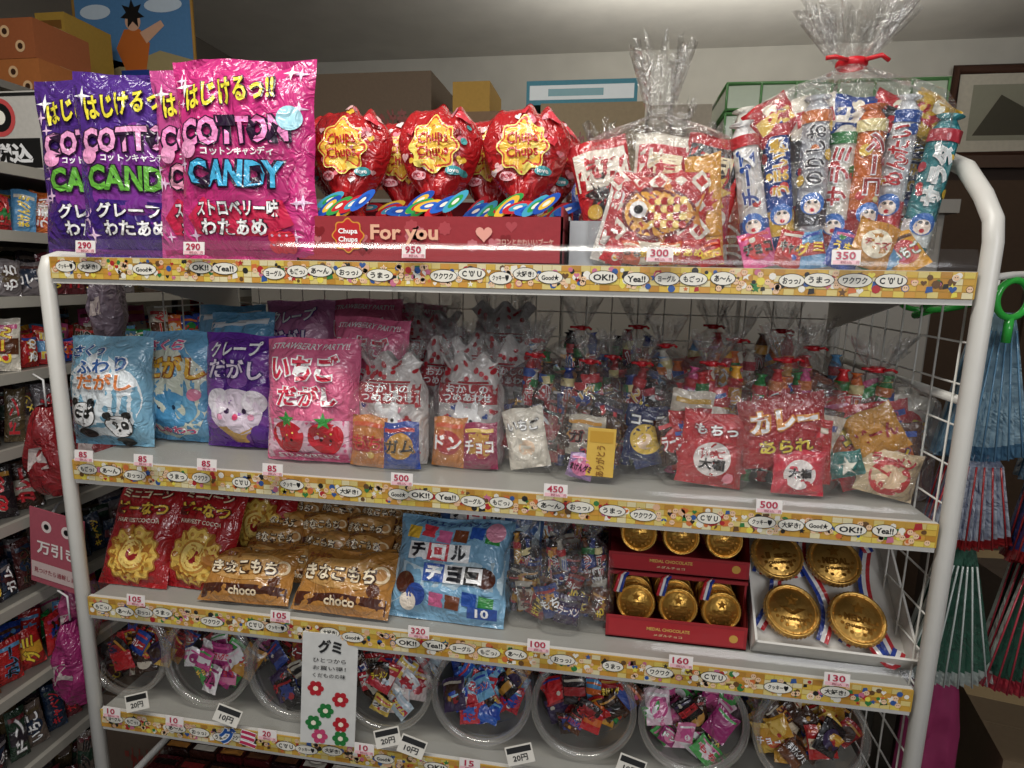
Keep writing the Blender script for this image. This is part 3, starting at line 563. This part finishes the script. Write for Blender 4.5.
def coin(b,loc,rot,r,txt='No.1',mt='g#e0ac48',em=True):
    old=b.X;M=X(loc,rot);b.X=M if old is None else old@M
    b.lathe([(r*.02,-.0075),(r*.80,-.0072),(r*.84,-.0045),(r*.89,-.0045),(r*.91,-.008),(r*.985,-.007),(r,-.004),(r,.004),(r*.9,.006),(r*.02,.006)],mt,40,axis='y',caps=(True,True))
    if em:
        for k in range(40):
            a=2*pi*k/40;b.tube([(r*1.0*math.cos(a),-.005,r*1.0*math.sin(a)),(r*1.0*math.cos(a),.005,r*1.0*math.sin(a))],r*.028,mt,4)
            if k%2==0:b.tube([(r*.865*math.cos(a),-.004,r*.865*math.sin(a)),(r*.865*math.cos(a),-.0065,r*.865*math.sin(a))],r*.02,mt,5)
    f=Fc(b,flat(-.0074));f.k=.0004;f.star(0,r*.36,r*.26,'g#a06c1c');f.k=.0008;f.text(txt,0,-r*.05,r*1.0,r*.28,'g#8a5c18',.05);f.text('CHAMPION',0,-r*.36,r*.9,r*.13,'g#8a5c18',.05)
    for sg in(-1,1):
        for q in range(4):
            a=-pi/2+sg*(.35+.35*q);f.disc(r*.64*math.cos(a),r*.64*math.sin(a),r*.07,'g#a06c1c',n=8,rings=1)
    b.X=old
b=B();R_='k#981620';x0,x1=-.098,.098
for t,(za,zb_,yy) in enumerate(((0,.075,.0),(.095,.165,.02))):
    hl=.034 if t==0 else .028
    b.box(x0,x1,yy,yy+.002,za,za+hl,R_);b.box(x0,x1,yy+.11,yy+.112,za,zb_+.02,R_);b.box(x0,x1,yy,yy+.11,za,za+.002,R_)
    for xx in(x0,x1-.002):
        for dx,od in((0,1),(.002,-1)):b.add([(xx+dx,yy,za),(xx+dx,yy+.11,za),(xx+dx,yy+.11,zb_+.02),(xx+dx,yy+.03,zb_+.005),(xx+dx,yy,za+hl)],[(0,1,2,3,4)[::od]],R_)
    f=Fc(b,flat(yy));f.k=.0002;f.rect(x0+.004,x1-.004,za+.004,za+hl-.004,'p#a81c26',1,1);f.text('MEDAL CHOCOLATE',-.01,za+.019,.06,.005,'p#d8a850',.03);f.text('メダルチョコ',-.01,za+.010,.04,.004,'p#d8c090',.02);f.disc(.08,za+.016,.006,'p#c89838')
    for k in range(3):
        cx=-.062+.06*k
        for q in range(4):coin(b,(cx+.002*q,yy+.085-.021*q,za+.055-.003*q+.004*t),(-.18,0,.05*(k-1)),.0275 if t==0 else .026,'K5',em=q>2)
        if t==0:
            for q,cc in enumerate(['#c01828','#e0e0e0','#1a3890']):b.tube([(cx-.026+.004*q,.002,.07),(cx-.02+.004*q,.012,.09),(cx-.005+.003*q,.035,.092)],.0024,'s'+cc,5)
b.box(x0,x1,.02,.132,.088,.093,R_);b.box(x0,x0+.003,.025,.132,.0,.09,R_);b.box(x1-.003,x1,.025,.132,.0,.09,R_)
b.build('coin_chocolate_box',(.308,.04,Z3),(0,0,0))
b=B();tw,tl,th=.205,.21,.035;wm='m#d4d1ca'
b.box(-tw/2,tw/2,0,.003,0,tl,wm)
for bb in((-tw/2,-tw/2+.003,-th,0,0,tl),(tw/2-.003,tw/2,-th,0,0,tl),(-tw/2,tw/2,-th,0,0,.003),(-tw/2,tw/2,-th,0,tl-.003,tl)):b.box(*bb,wm)
def strap(P,wd,y0):
    P=np.array(P);T=np.gradient(P,axis=0);T/=np.linalg.norm(T,axis=1)[:,None];N_=np.stack([-T[:,1],T[:,0]],1)
    for k,cc in enumerate(('#b81828','#e4e4e4','#1c3c98')):
        a=(k/3-.5)*wd;c=((k+1)/3-.5)*wd;V=[];K=len(P)
        for i in range(K):
            for o in(a,c):
                q=P[i]+N_[i]*o;V.append((q[0],y0-.004*math.sin(pi*i/(K-1))*2,q[1]))
        b.add(V,[(2*i,2*i+1,2*i+3,2*i+2) for i in range(K-1)],'i'+cc)
t_=np.linspace(0,1,14)
strap([(-.09+.03*math.sin(t*pi),.03+.16*t) for t in t_],.016,-.006)
strap([(-.085+.06*t,.11+.05*math.sin(t*pi)) for t in t_],.016,-.010)
strap([(-.008+.012*math.sin(t*2*pi),.02+.17*t) for t in t_],.016,-.008)
strap([(.080-.02*math.sin(t*pi),.015+.16*t) for t in t_],.016,-.007)
strap([(.02+.07*t,.02+.02*math.sin(t*pi*2)) for t in t_],.016,-.009)
strap([(.03+.05*t,.16+.03*math.sin(t*pi)) for t in t_],.016,-.009)
for i,(cx,cz) in enumerate(((-.058,.134),(.020,.132),(-.048,.052),(.036,.050))):
    coin(b,(cx,-.024-.003*(i%2),cz),(.05,.1*(i-1.5),0),.0365,['1st','MEDAL','V','MEDAL'][i],'g#d8a850')
b.build('medal_chocolate_tray',(.515,.038,Z3+.002),(-.86,0,-.03))
b=B();b.add([(-.09,0,0),(.09,0,0),(.09,.06,.115),(-.09,.06,.115),(-.09,.003,0),(.09,.003,0),(.09,.063,.115),(-.09,.063,.115)],[(0,1,2,3),(7,6,5,4),(0,3,7,4),(1,5,6,2),(3,2,6,7),(0,4,5,1)],'m#c8c4ba');b.build('folded_box_lid',(.515,.22,Z3),(0,0,-.03))
# ============================================================ FOURTH SHELF: tubs
tubs=[(-.585,'red'),(-.434,'pink'),(-.282,'dark'),(-.128,'white'),(.027,'blue'),(.183,'mix'),(.342,'pink'),(.503,'gold')]
for i,(x,pal) in enumerate(tubs):
    b=B();R=.0735;Ld=.15;r=random.Random(300+i)
    b.lathe([(R*.92,.0),(R*.99,.012),(R,.02),(R,Ld),(R*.9,Ld+.004),(.002,Ld+.004)],'c',44,axis='y')
    b.lathe([(R*1.0,-.004),(R*1.06,-.004),(R*1.07,.0),(R*1.06,.008),(R*1.0,.01),(R*.95,.006),(R*.94,.0),(R*.96,-.004),(R,-.004)],'t',44,axis='y')
    b.lathe([(R*1.03,.016),(R*1.045,.019),(R*1.03,.022)],'t',44,axis='y')
    b.lathe([(R*1.01,.05),(R*1.02,.052),(R*1.01,.054)],'t',44,axis='y')
    for k in range(70):
        q=k/69;yy=Ld*.92*(1-q)+.016;lvl=R*.72*(1-q)-R*.0*q
        for _ in range(30):
            xx=r.uniform(-R*.85,R*.85);zz=r.uniform(-R*.85,lvl)
            if xx*xx+zz*zz<(R*.82)**2:break
        s=r.uniform(.026,.042);mini(b,(xx*.88,yy,zz*.9-s*.4),(r.uniform(-.5,.1),r.uniform(-.9,.9),r.uniform(-.3,.3)),s,s*r.uniform(.8,1.3),.01,pal if r.random()<.65 else 'dark',r,txt=k%2==0)
    b.build('clear_sweets_tub',(x,.035,ZS[3]+.083),(-.13,0,0))
b=B();r=random.Random(77)
for k in range(52):mini(b,(-.575+.0225*k,.18+.05*(k%3),0),(-.1,r.uniform(-.2,.2),0),.05,.12+.03*r.random(),.03,'dark',r)
b.build('packet_stock_row',(0,.03,ZS[3]+E))
b=B();b.box(-.042,.042,0,.0015,0,.178,'m#d0d0cc');f=Fc(b,flat(0));f.k=.0003;r=random.Random(5)
f.text('グミ',0,.158,.036,.022,'p#282828',.05);f.text('ひとつから',.0,.136,.05,.007,'p#303030',.01);f.text('お買い得！',0,.124,.05,.007,'p#303030',.01);f.text('くだものの味',0,.112,.05,.007,'p#303030',.01)
for k,(cx,cz,c1) in enumerate(((-.02,.09,'#b81828'),(.018,.075,'#b81828'),(-.004,.055,'#1f7a38'),(-.022,.034,'#1f7a38'),(.02,.035,'#b81828'),(-.012,.013,'#c84070'),(.02,.012,'#1f7a38'))):
    for q in range(6):
        a=q*pi/3;f.k=.0005;f.disc(cx+.008*math.cos(a),cz+.008*math.sin(a),.0048,'p'+c1,n=10,rings=1)
    f.disc(cx,cz,.004,'p#f4e8d0',n=8,rings=1)
b.build('gummy_sign_card',(-.198,-.022,.632),(-.06,0.04,.1))
for i,(x,z) in enumerate(((-.52,.642),(-.37,.64),(-.10,.642),(-.07,.632),(.10,.645),(.25,.65),(.42,.65))):
    b=B();b.box(-.02,.02,0,.001,0,.026,'m#d8d4ca');f=Fc(b,flat(0));f.k=.0002;f.rect(-.018,.018,.016,.024,'p#202020',1,1);f.text('10円' if i%2 else '20円',0,.009,.022,.009,'p#202020',.02)
    b.build('tub_label_card',(x,-.020,z),(-.3,.35 if i%2 else -.3,.1))
b=B();f=Fc(b,flat(0))
for i,c in enumerate('グミ'):f.text(c,.035*i,0,.03,.03,'p#c82858' if i else 'p#1858a8',.04,out='p#ffffff',ob=.1)
b.build('lettering_sticker',(-.37,-.013,.614),parent=rack)
# ============================================================ FIFTH SHELF
b=B();r=random.Random(88)
for row in range(6):
    for k in range(22):
        x=-.57+.053*k;y=.02+.06*row
        b.box(x,x+.048,y,y+.05,0,.035+.006*row,'f'+r.choice(['#2a1612','#3a1c14','#241214','#4a1418','#2a1612']))
        f=Fc(b,lambda xx,zz,o,x=x,y=y,row=row:np.stack([x+xx,y+zz,.035+.006*row+o+0*xx],1));f.k=.0003
        f.rect(.004,.044,.004,.016,'i'+r.choice(['#d8c8a8','#a82024','#e8e0d0','#684028','#c08030']),1,1);f.rect(.004,.044,.03,.042,'i'+r.choice(['#8a2020','#684028','#1a1010','#d8b070']),1,1)
b.build('chocolate_bar_tray',(0,0,ZS[4]+E))
# ============================================================ LEFT SIDE SHELVES
sx=bpy.data.objects.new('side_shelf_unit',None);COL.objects.link(sx)
b=B();SZ=[.2,.36,.53,.70,.86,1.0,1.14,1.28,1.40,1.52]
for z in SZ:
    b.box(-1.4,-.9,-.3,1.25,z-.012,z,'w#6d6a64');b.box(-.905,-.893,-.3,1.25,z-.018,z+.002,'w#a09c92')
b.box(-1.4,-1.06,-.3,1.25,1.70,1.715,'w#6d6a64')
for y in(-.3,.45,1.23):
    for x in(-1.38,-.93):b.box(x-.012,x+.012,y,y+.02,0,1.715 if x<-1 else 1.52,'w#4a4640')
b.build('boards',parent=sx)
for i,z in enumerate(SZ[:-1]):
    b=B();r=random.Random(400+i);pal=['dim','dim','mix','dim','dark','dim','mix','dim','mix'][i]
    y=-.1;gap=SZ[i+1]-z-.02
    while y<1.15:
        w=r.uniform(.03,.055);h=min(gap*.85,r.uniform(.05,.11))
        for dep in range(3):
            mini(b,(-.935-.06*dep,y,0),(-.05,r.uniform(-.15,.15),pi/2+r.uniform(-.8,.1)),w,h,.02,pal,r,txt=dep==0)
        y+=w+.002
    b.build('snack_packet_row',(0,0,z+E))
def cbox(name,x0,x1,y0,y1,z0,z1,c,deco=None,rz=0):
    b=B();cx,cy=(x0+x1)/2,(y0+y1)/2;w,d,h=x1-x0,y1-y0,z1-z0
    b.box(-w/2,w/2,-d/2,d/2,0,h,'k'+c);b.box(-w/2-.0004,w/2+.0004,-.02,.02,h,h+.0006,'p#a89068')
    for s_ in(-1,1):b.box(-w/2,w/2,s_*d/4-.001,s_*d/4+.001,h,h+.001,'k'+c)
    f=Fc(b,flat(-d/2));f.k=.0003
    if deco:deco(f,w,h)
    b.build(name,(cx,cy,z0),(0,0,rz))
def d1(f,w,h):
    f.rect(-w*.46,w*.46,h*.05,h*.42,'p#181818',2,2);f.text('税込',0.02,h*.23,w*.5,h*.26,'p#e8e8e8',.05);f.disc(-w*.0,h*.68,h*.24,'p#c84848');f.disc(-w*.0,h*.68,h*.18,'p#181818');f.disc(-w*.0,h*.68,h*.09,'p#f4f0e0');f.rect(-w*.46,w*.46,h*.94,h*.98,'p#181818',1,1)
cbox('printed_carton',-1.09,-.905,.3,.5,1.521,1.67,'#b8b4ac',d1)
def d2(f,w,h):
    for i in range(4):f.disc(-w*.3+w*.2*i,h*(.3 if i%2 else .68),h*.15,'p#d8b080');f.disc(-w*.3+w*.2*i,h*(.3 if i%2 else .68),h*.08,'p#3a2010')
cbox('orange_snack_box',-1.27,-1.10,.5,.65,1.716,1.80,'#a86020',d2);cbox('orange_snack_box',-1.29,-1.105,.5,.65,1.801,1.885,'#985020',d2)
cbox('yellow_box',-1.30,-1.215,.7,.85,1.716,1.98,'#a88420',lambda f,w,h:(f.text('お菓子',0,h*.5,h*.5,w*.5,'p#5a2018',.04,rot=pi/2),f.rect(-w*.4,w*.4,h*.85,h*.93,'p#7a5018',1,1)))
b=B();b.box(-.19,.19,0,.008,0,.25,'k#4a80b0');f=Fc(b,flat(0));f.k=.0003
f.poly([(-.19,0),(.19,0),(.19,.06),(.08,.09),(-.05,.05),(-.19,.1)],'p#a89868',3);f.disc(-.12,.2,.05,'p#c8d8e4',.02);f.disc(.1,.21,.06,'p#c8d8e4',.02)
f.poly([(-.03,.03),(.03,.03),(.05,.11),(.02,.15),(-.03,.15),(-.06,.1)],'p#c86818',3);f.disc(.0,.17,.025,'p#d8a888');f.star(0,.19,.04,'p#181414',7,.5);f.poly([(.02,.14),(.09,.17),(.1,.155),(.04,.11)],'p#d8a888',2);f.rect(-.05,.04,.02,.04,'p#2848a0',2,2)
b.tube([(-.19,0,0),(.19,0,0),(.19,0,.25),(-.19,0,.25)],.007,'m#a87c28',4,True)
b.build('framed_poster',(-1.20,.92,1.87),(0,0,0))
cbox('carton',-1.38,-1.08,.95,1.2,1.716,1.865,'#6a5238')
b=B();b.box(-.065,.065,0,.002,0,.155,'k#b05060');f=Fc(b,flat(0));f.k=.0003
for q in(-1,1):f.disc(q*.024,.122,.012,'p#e8d8d4');f.disc(q*.024,.122,.006,'p#181818')
f.text('万引き',0,.078,.095,.028,'p#f0e8e4',.03);f.rect(-.062,.062,.012,.045,'p#d8c0bc',2,1);f.text('見つけたら通報します',0,.028,.11,.011,'p#a03040',.01)
b.tube([(-.02,.004,.14),(-.06,.05,.14),(-.075,.1,.14)],.003,'w#888888',6)
b.build('shoplifting_notice_sign',(-.83,.15,.728),(0,.12,-.1))
def netpouch(x,y,z,w,h,c,seed):
    b=B();f=pillow(b,w,h,.07,'f'+c,16,16,seed,lambda v:np.interp(v,[0,.3,.8,1],[.7,1,.6,.2]),seal=1.1,wr=.004)
    f.poly([(-w*.2,h*.3),(w*.2,h*.35),(w*.15,h*.6),(-w*.15,h*.55)],'i#c8b8b4',3);b.tube([(0,0,h),(.0,.0,h+.05),(-.02,.0,h+.06)],.002,'s#e0e0e0',5);b.build('hanging_net_pouch',(x,y,z))
netpouch(-.84,.18,.91,.11,.17,'#8a1820',1);netpouch(-.77,.22,.93,.10,.17,'#982028',2);netpouch(-.80,.14,.50,.08,.17,'#902060',3);netpouch(-.84,.2,.58,.07,.14,'#a84070',4);netpouch(-.8,.30,1.2,.07,.14,'#80707e',5)
# ============================================================ BACKGROUND BEHIND RACK
b=B()
b.box(-.8,.95,.8,1.2,0,1.5,'w#7a766e');b.box(-.82,.97,.78,1.22,1.5,1.53,'w#8a857c')
for k in range(4):
    x=-.79+k*.435;b.box(x,x+.425,.785,.8,.06,1.47,'w#88837a');b.tube([(x+.40,.77,.75),(x+.40,.76,.8),(x+.40,.77,.9)],.005,'w#888888',6)
b.build('storage_cabinet')
def d3(f,w,h):f.text('こわれもの注意',0,h*.6,w*.6,h*.25,'p#7a2a20',.03);f.rect(-w*.45,w*.45,h*.1,h*.16,'p#8a3a28',1,1)
cbox('cardboard_carton',-.62,-.29,.85,1.1,1.53,1.86,'#5e4c38',d3)
cbox('cardboard_carton',-.27,-.02,.86,1.1,1.53,1.76,'#7a5e40',d3)
cbox('cardboard_carton',.0,.26,.84,1.1,1.53,1.77,'#8a7858',d3)
cbox('yellow_box',-.24,-.14,.88,1.05,1.762,1.84,'#a88020')
def d4(f,w,h):f.rect(-w*.47,w*.47,h*.2,h*.8,'p#c8d0d0',2,1);f.rect(-w*.3,w*.2,h*.35,h*.65,'p#4a8890',2,1)
cbox('flat_white_box',-.04,.24,.86,1.06,1.772,1.83,'#3a8090',d4)
cbox('white_carton',.27,.42,.84,1.08,1.53,1.76,'#988e7c',d3)
for c in range(2):
    for k in range(4):
        b=B();w,d,h=.235,.25,.062
        for bb in((0,w,0,.003,0,h),(0,w,d-.003,d,0,h),(0,.003,0,d,0,h),(w-.003,w,0,d,0,h),(0,w,0,d,0,.003)):b.box(*bb,'s#b4c0a8')
        g='s#5c9456'
        b.tube([(0,0,h),(w,0,h),(w,d,h),(0,d,h)],.005,g,6,True);b.tube([(0,0,.004),(w,0,.004),(w,d,.004),(0,d,.004)],.004,g,6,True)
        for x in(0,w/3,2*w/3,w):b.tube([(x,-.002,0),(x,-.002,h)],.003,g,5)
        r=random.Random(c*9+k)
        for q in range(4):b.box(.01+.05*q,.055+.05*q,.02,.2,.004,h*.8,'k'+r.choice(['#d8d0c0','#c02830','#3868b0','#e8c040']))
        b.build('green_stacking_crate',(.45+.25*c,.83,1.535+.068*k))
b=B();b.box(1.25,2.05,1.65,2.15,0,1.74,'m#33241b');b.box(1.22,2.08,1.62,2.17,1.74,1.78,'m#4a3426')
for k in range(2):b.box(1.27+.39*k,1.64+.39*k,1.635,1.65,.08,1.70,'m#46321f')
b.build('wooden_cabinet')
b=B();f=Fc(b,flat(2.165))
b.box(1.58,1.98,2.165,2.19,1.88,2.22,'m#d8d0bc')
b.tube([(1.58,2.165,1.88),(1.98,2.165,1.88),(1.98,2.165,2.22),(1.58,2.165,2.22)],.024,'m#4a2a18',4,True)
f.rect(1.65,1.91,1.94,2.16,'p#a8a690',2,2);f.poly([(1.67,1.96),(1.89,1.96),(1.85,2.07),(1.76,2.12)],'p#5a5648',2)
b.build('picture_frame')
# ============================================================ RIGHT: hanging folded fans
b=B();b.tube([(.616,.0,1.345),(.66,.03,1.35),(.70,.06,1.352),(.80,.1,1.352)],.004,W_,8);b.tube([(.616,.4,1.345),(.7,.3,1.35),(.80,.1,1.352)],.004,W_,8);b.build('hanger_arm',parent=rack)
def ring(x,y,z,R,rot):
    b=B();b.tube([(R*math.cos(t),0,R*math.sin(t)) for t in np.linspace(0,2*pi,28,endpoint=False)],.0042,'s#28a838',8,True);b.tube([(0,0,-R),(0,0,-R-.03)],.005,'s#28a838',8);b.build('green_ring_handle',(x,y,z),rot)
def fan(x,y,ztop,h,wt,wb,c,c2,edge,seed,dp=.05):
    b=B();n=13
    for layer in range(3):
        V=[];F=[];yy=layer*dp/3
        for j,(t,wd) in enumerate(((0,wt),(.12,wt*1.5),(.9,wb*.93),(1,wb))):
            for i in range(n*2+1):
                u=i/(2*n)-.5;z=-h*t-.012*t*math.cos(u*3+layer)-(.004 if i%2 else 0)*t
                V.append((u*wd*2*(1-.08*layer),yy+(.006 if i%2 else -.006)*(.3+t),z))
        m_=n*2+1
        for j in range(3):
            for i in range(m_-1):
                F.append((j*m_+i,(j+1)*m_+i,(j+1)*m_+i+1,j*m_+i+1))
        A=[q for k,q in enumerate(F) if k//(m_-1)<2 and k%2==0];A2=[q for k,q in enumerate(F) if k//(m_-1)<2 and k%2==1];C=[q for k,q in enumerate(F) if k//(m_-1)==2]
        b.add(V,A,'i'+c);b.add(V,A2,'i'+c2);b.add(V,C,'i'+edge)
        for i in range(0,m_,4):
            p,q=Vector(V[m_+i]),Vector(V[3*m_+i]);b.tube([p+Vector((0,-.002,0)),q+Vector((0,-.002,0))],.0012,'s'+edge,5)
    b.tube([(0,dp/3,0),(0,dp/3,.03)],.004,'s#e8e8e0',6)
    b.build('folded_paper_fan',(x,y,ztop))
fan(.668,.05,1.305,.175,.012,.050,'#7ca4be','#b0ccd8','#5c86a4',1);fan(.76,.03,1.30,.19,.012,.05,'#7498b0','#587c98','#486c88',2)
fan(.666,.05,1.125,.115,.02,.052,'#1c3a7a','#c0c8d4','#982024',3);fan(.76,.03,1.13,.13,.02,.05,'#182c68','#4a6898','#902024',4)
fan(.668,.05,.998,.185,.012,.056,'#d8e0d8','#2c6450','#b8c0bc',5);fan(.76,.05,1.0,.19,.012,.05,'#c0ccc4','#1f5240','#a83040',6)
ring(.664,.03,1.322,.022,(0,0,.3));ring(.643,.12,1.312,.030,(1.25,0,.3));ring(.73,.02,1.325,.024,(0,0,-.2));ring(.66,.22,1.31,.030,(1.2,0,-.3))
b=B();b.tube([(.672,.075,1.35),(.672,.075,.83)],.0015,'s#e0e0e0',5);b.tube([(.76,.07,1.35),(.76,.07,.83)],.0015,'s#e0e0e0',5);b.build('hanging_cord',parent=rack)
b=B();f=pillow(b,.09,.22,.05,'m#8a1c50',14,16,9,lambda v:np.interp(v,[0,.6,1],[1,.9,.6]),wr=.004,seal=1.05);b.tube([(-.02,0,.21),(-.01,0,.25),(.01,0,.25),(.02,0,.21)],.003,'m#6a1440',6);b.build('pink_cloth_pouch',(.705,.13,.55))
cbox('cardboard_carton',.82,1.15,.06,.4,.0,.66,'#6a5840',d3,-.2)
cbox('cardboard_carton',1.0,1.3,.5,.78,.0,.75,'#4a3c30',d3,.1)
cbox('cardboard_carton',-.86,-.66,.25,.5,.0,.42,'#5a4a3c',d3)
# ============================================================ LIGHTS
def area(name,loc,rot,sx_,sy_,e,c=(1,1,1)):
    l=bpy.data.lights.new(name,'AREA');l.shape='RECTANGLE';l.size=sx_;l.size_y=sy_;l.energy=e;l.color=c
    o=bpy.data.objects.new(name,l);COL.objects.link(o);o.location=loc;o.rotation_euler=rot
area('shopfront_daylight',(1.0,-2.1,2.0),(math.radians(74),0,math.radians(16)),1.1,.7,17,(.98,.98,1))
area('ceiling_lamp',(-.2,-.5,2.28),(math.radians(6),0,0),1.2,.18,17,(1,.96,.89))
area('rear_ceiling_fill',(.6,1.3,2.0),(math.radians(180),0,0),1.2,.4,10,(1,.97,.90))  # added fill aimed upward to brighten the rear ceiling, no fixture behind it
b=B();b.box(-.82,.42,-.66,-.34,2.3,2.35,'w#e8e6e0');b.box(-.8,.4,-.64,-.36,2.295,2.3,'s#f4f4f0');b.build('ceiling_light_fixture')
w=bpy.data.worlds.new('world');SC.world=w;w.use_nodes=True;w.node_tree.nodes['Background'].inputs[0].default_value=(.93,.96,1,1);w.node_tree.nodes['Background'].inputs[1].default_value=.33
# ============================================================ CAMERA
cd=bpy.data.cameras.new('camera');cam=bpy.data.objects.new('camera',cd);COL.objects.link(cam);SC.camera=cam
cam.location=(.1905,-.771,1.3355);cam.rotation_euler=(pi/2-.1760,-.0199,.1573);cd.sensor_width=36;cd.lens=36*600/1024;cd.clip_start=.02
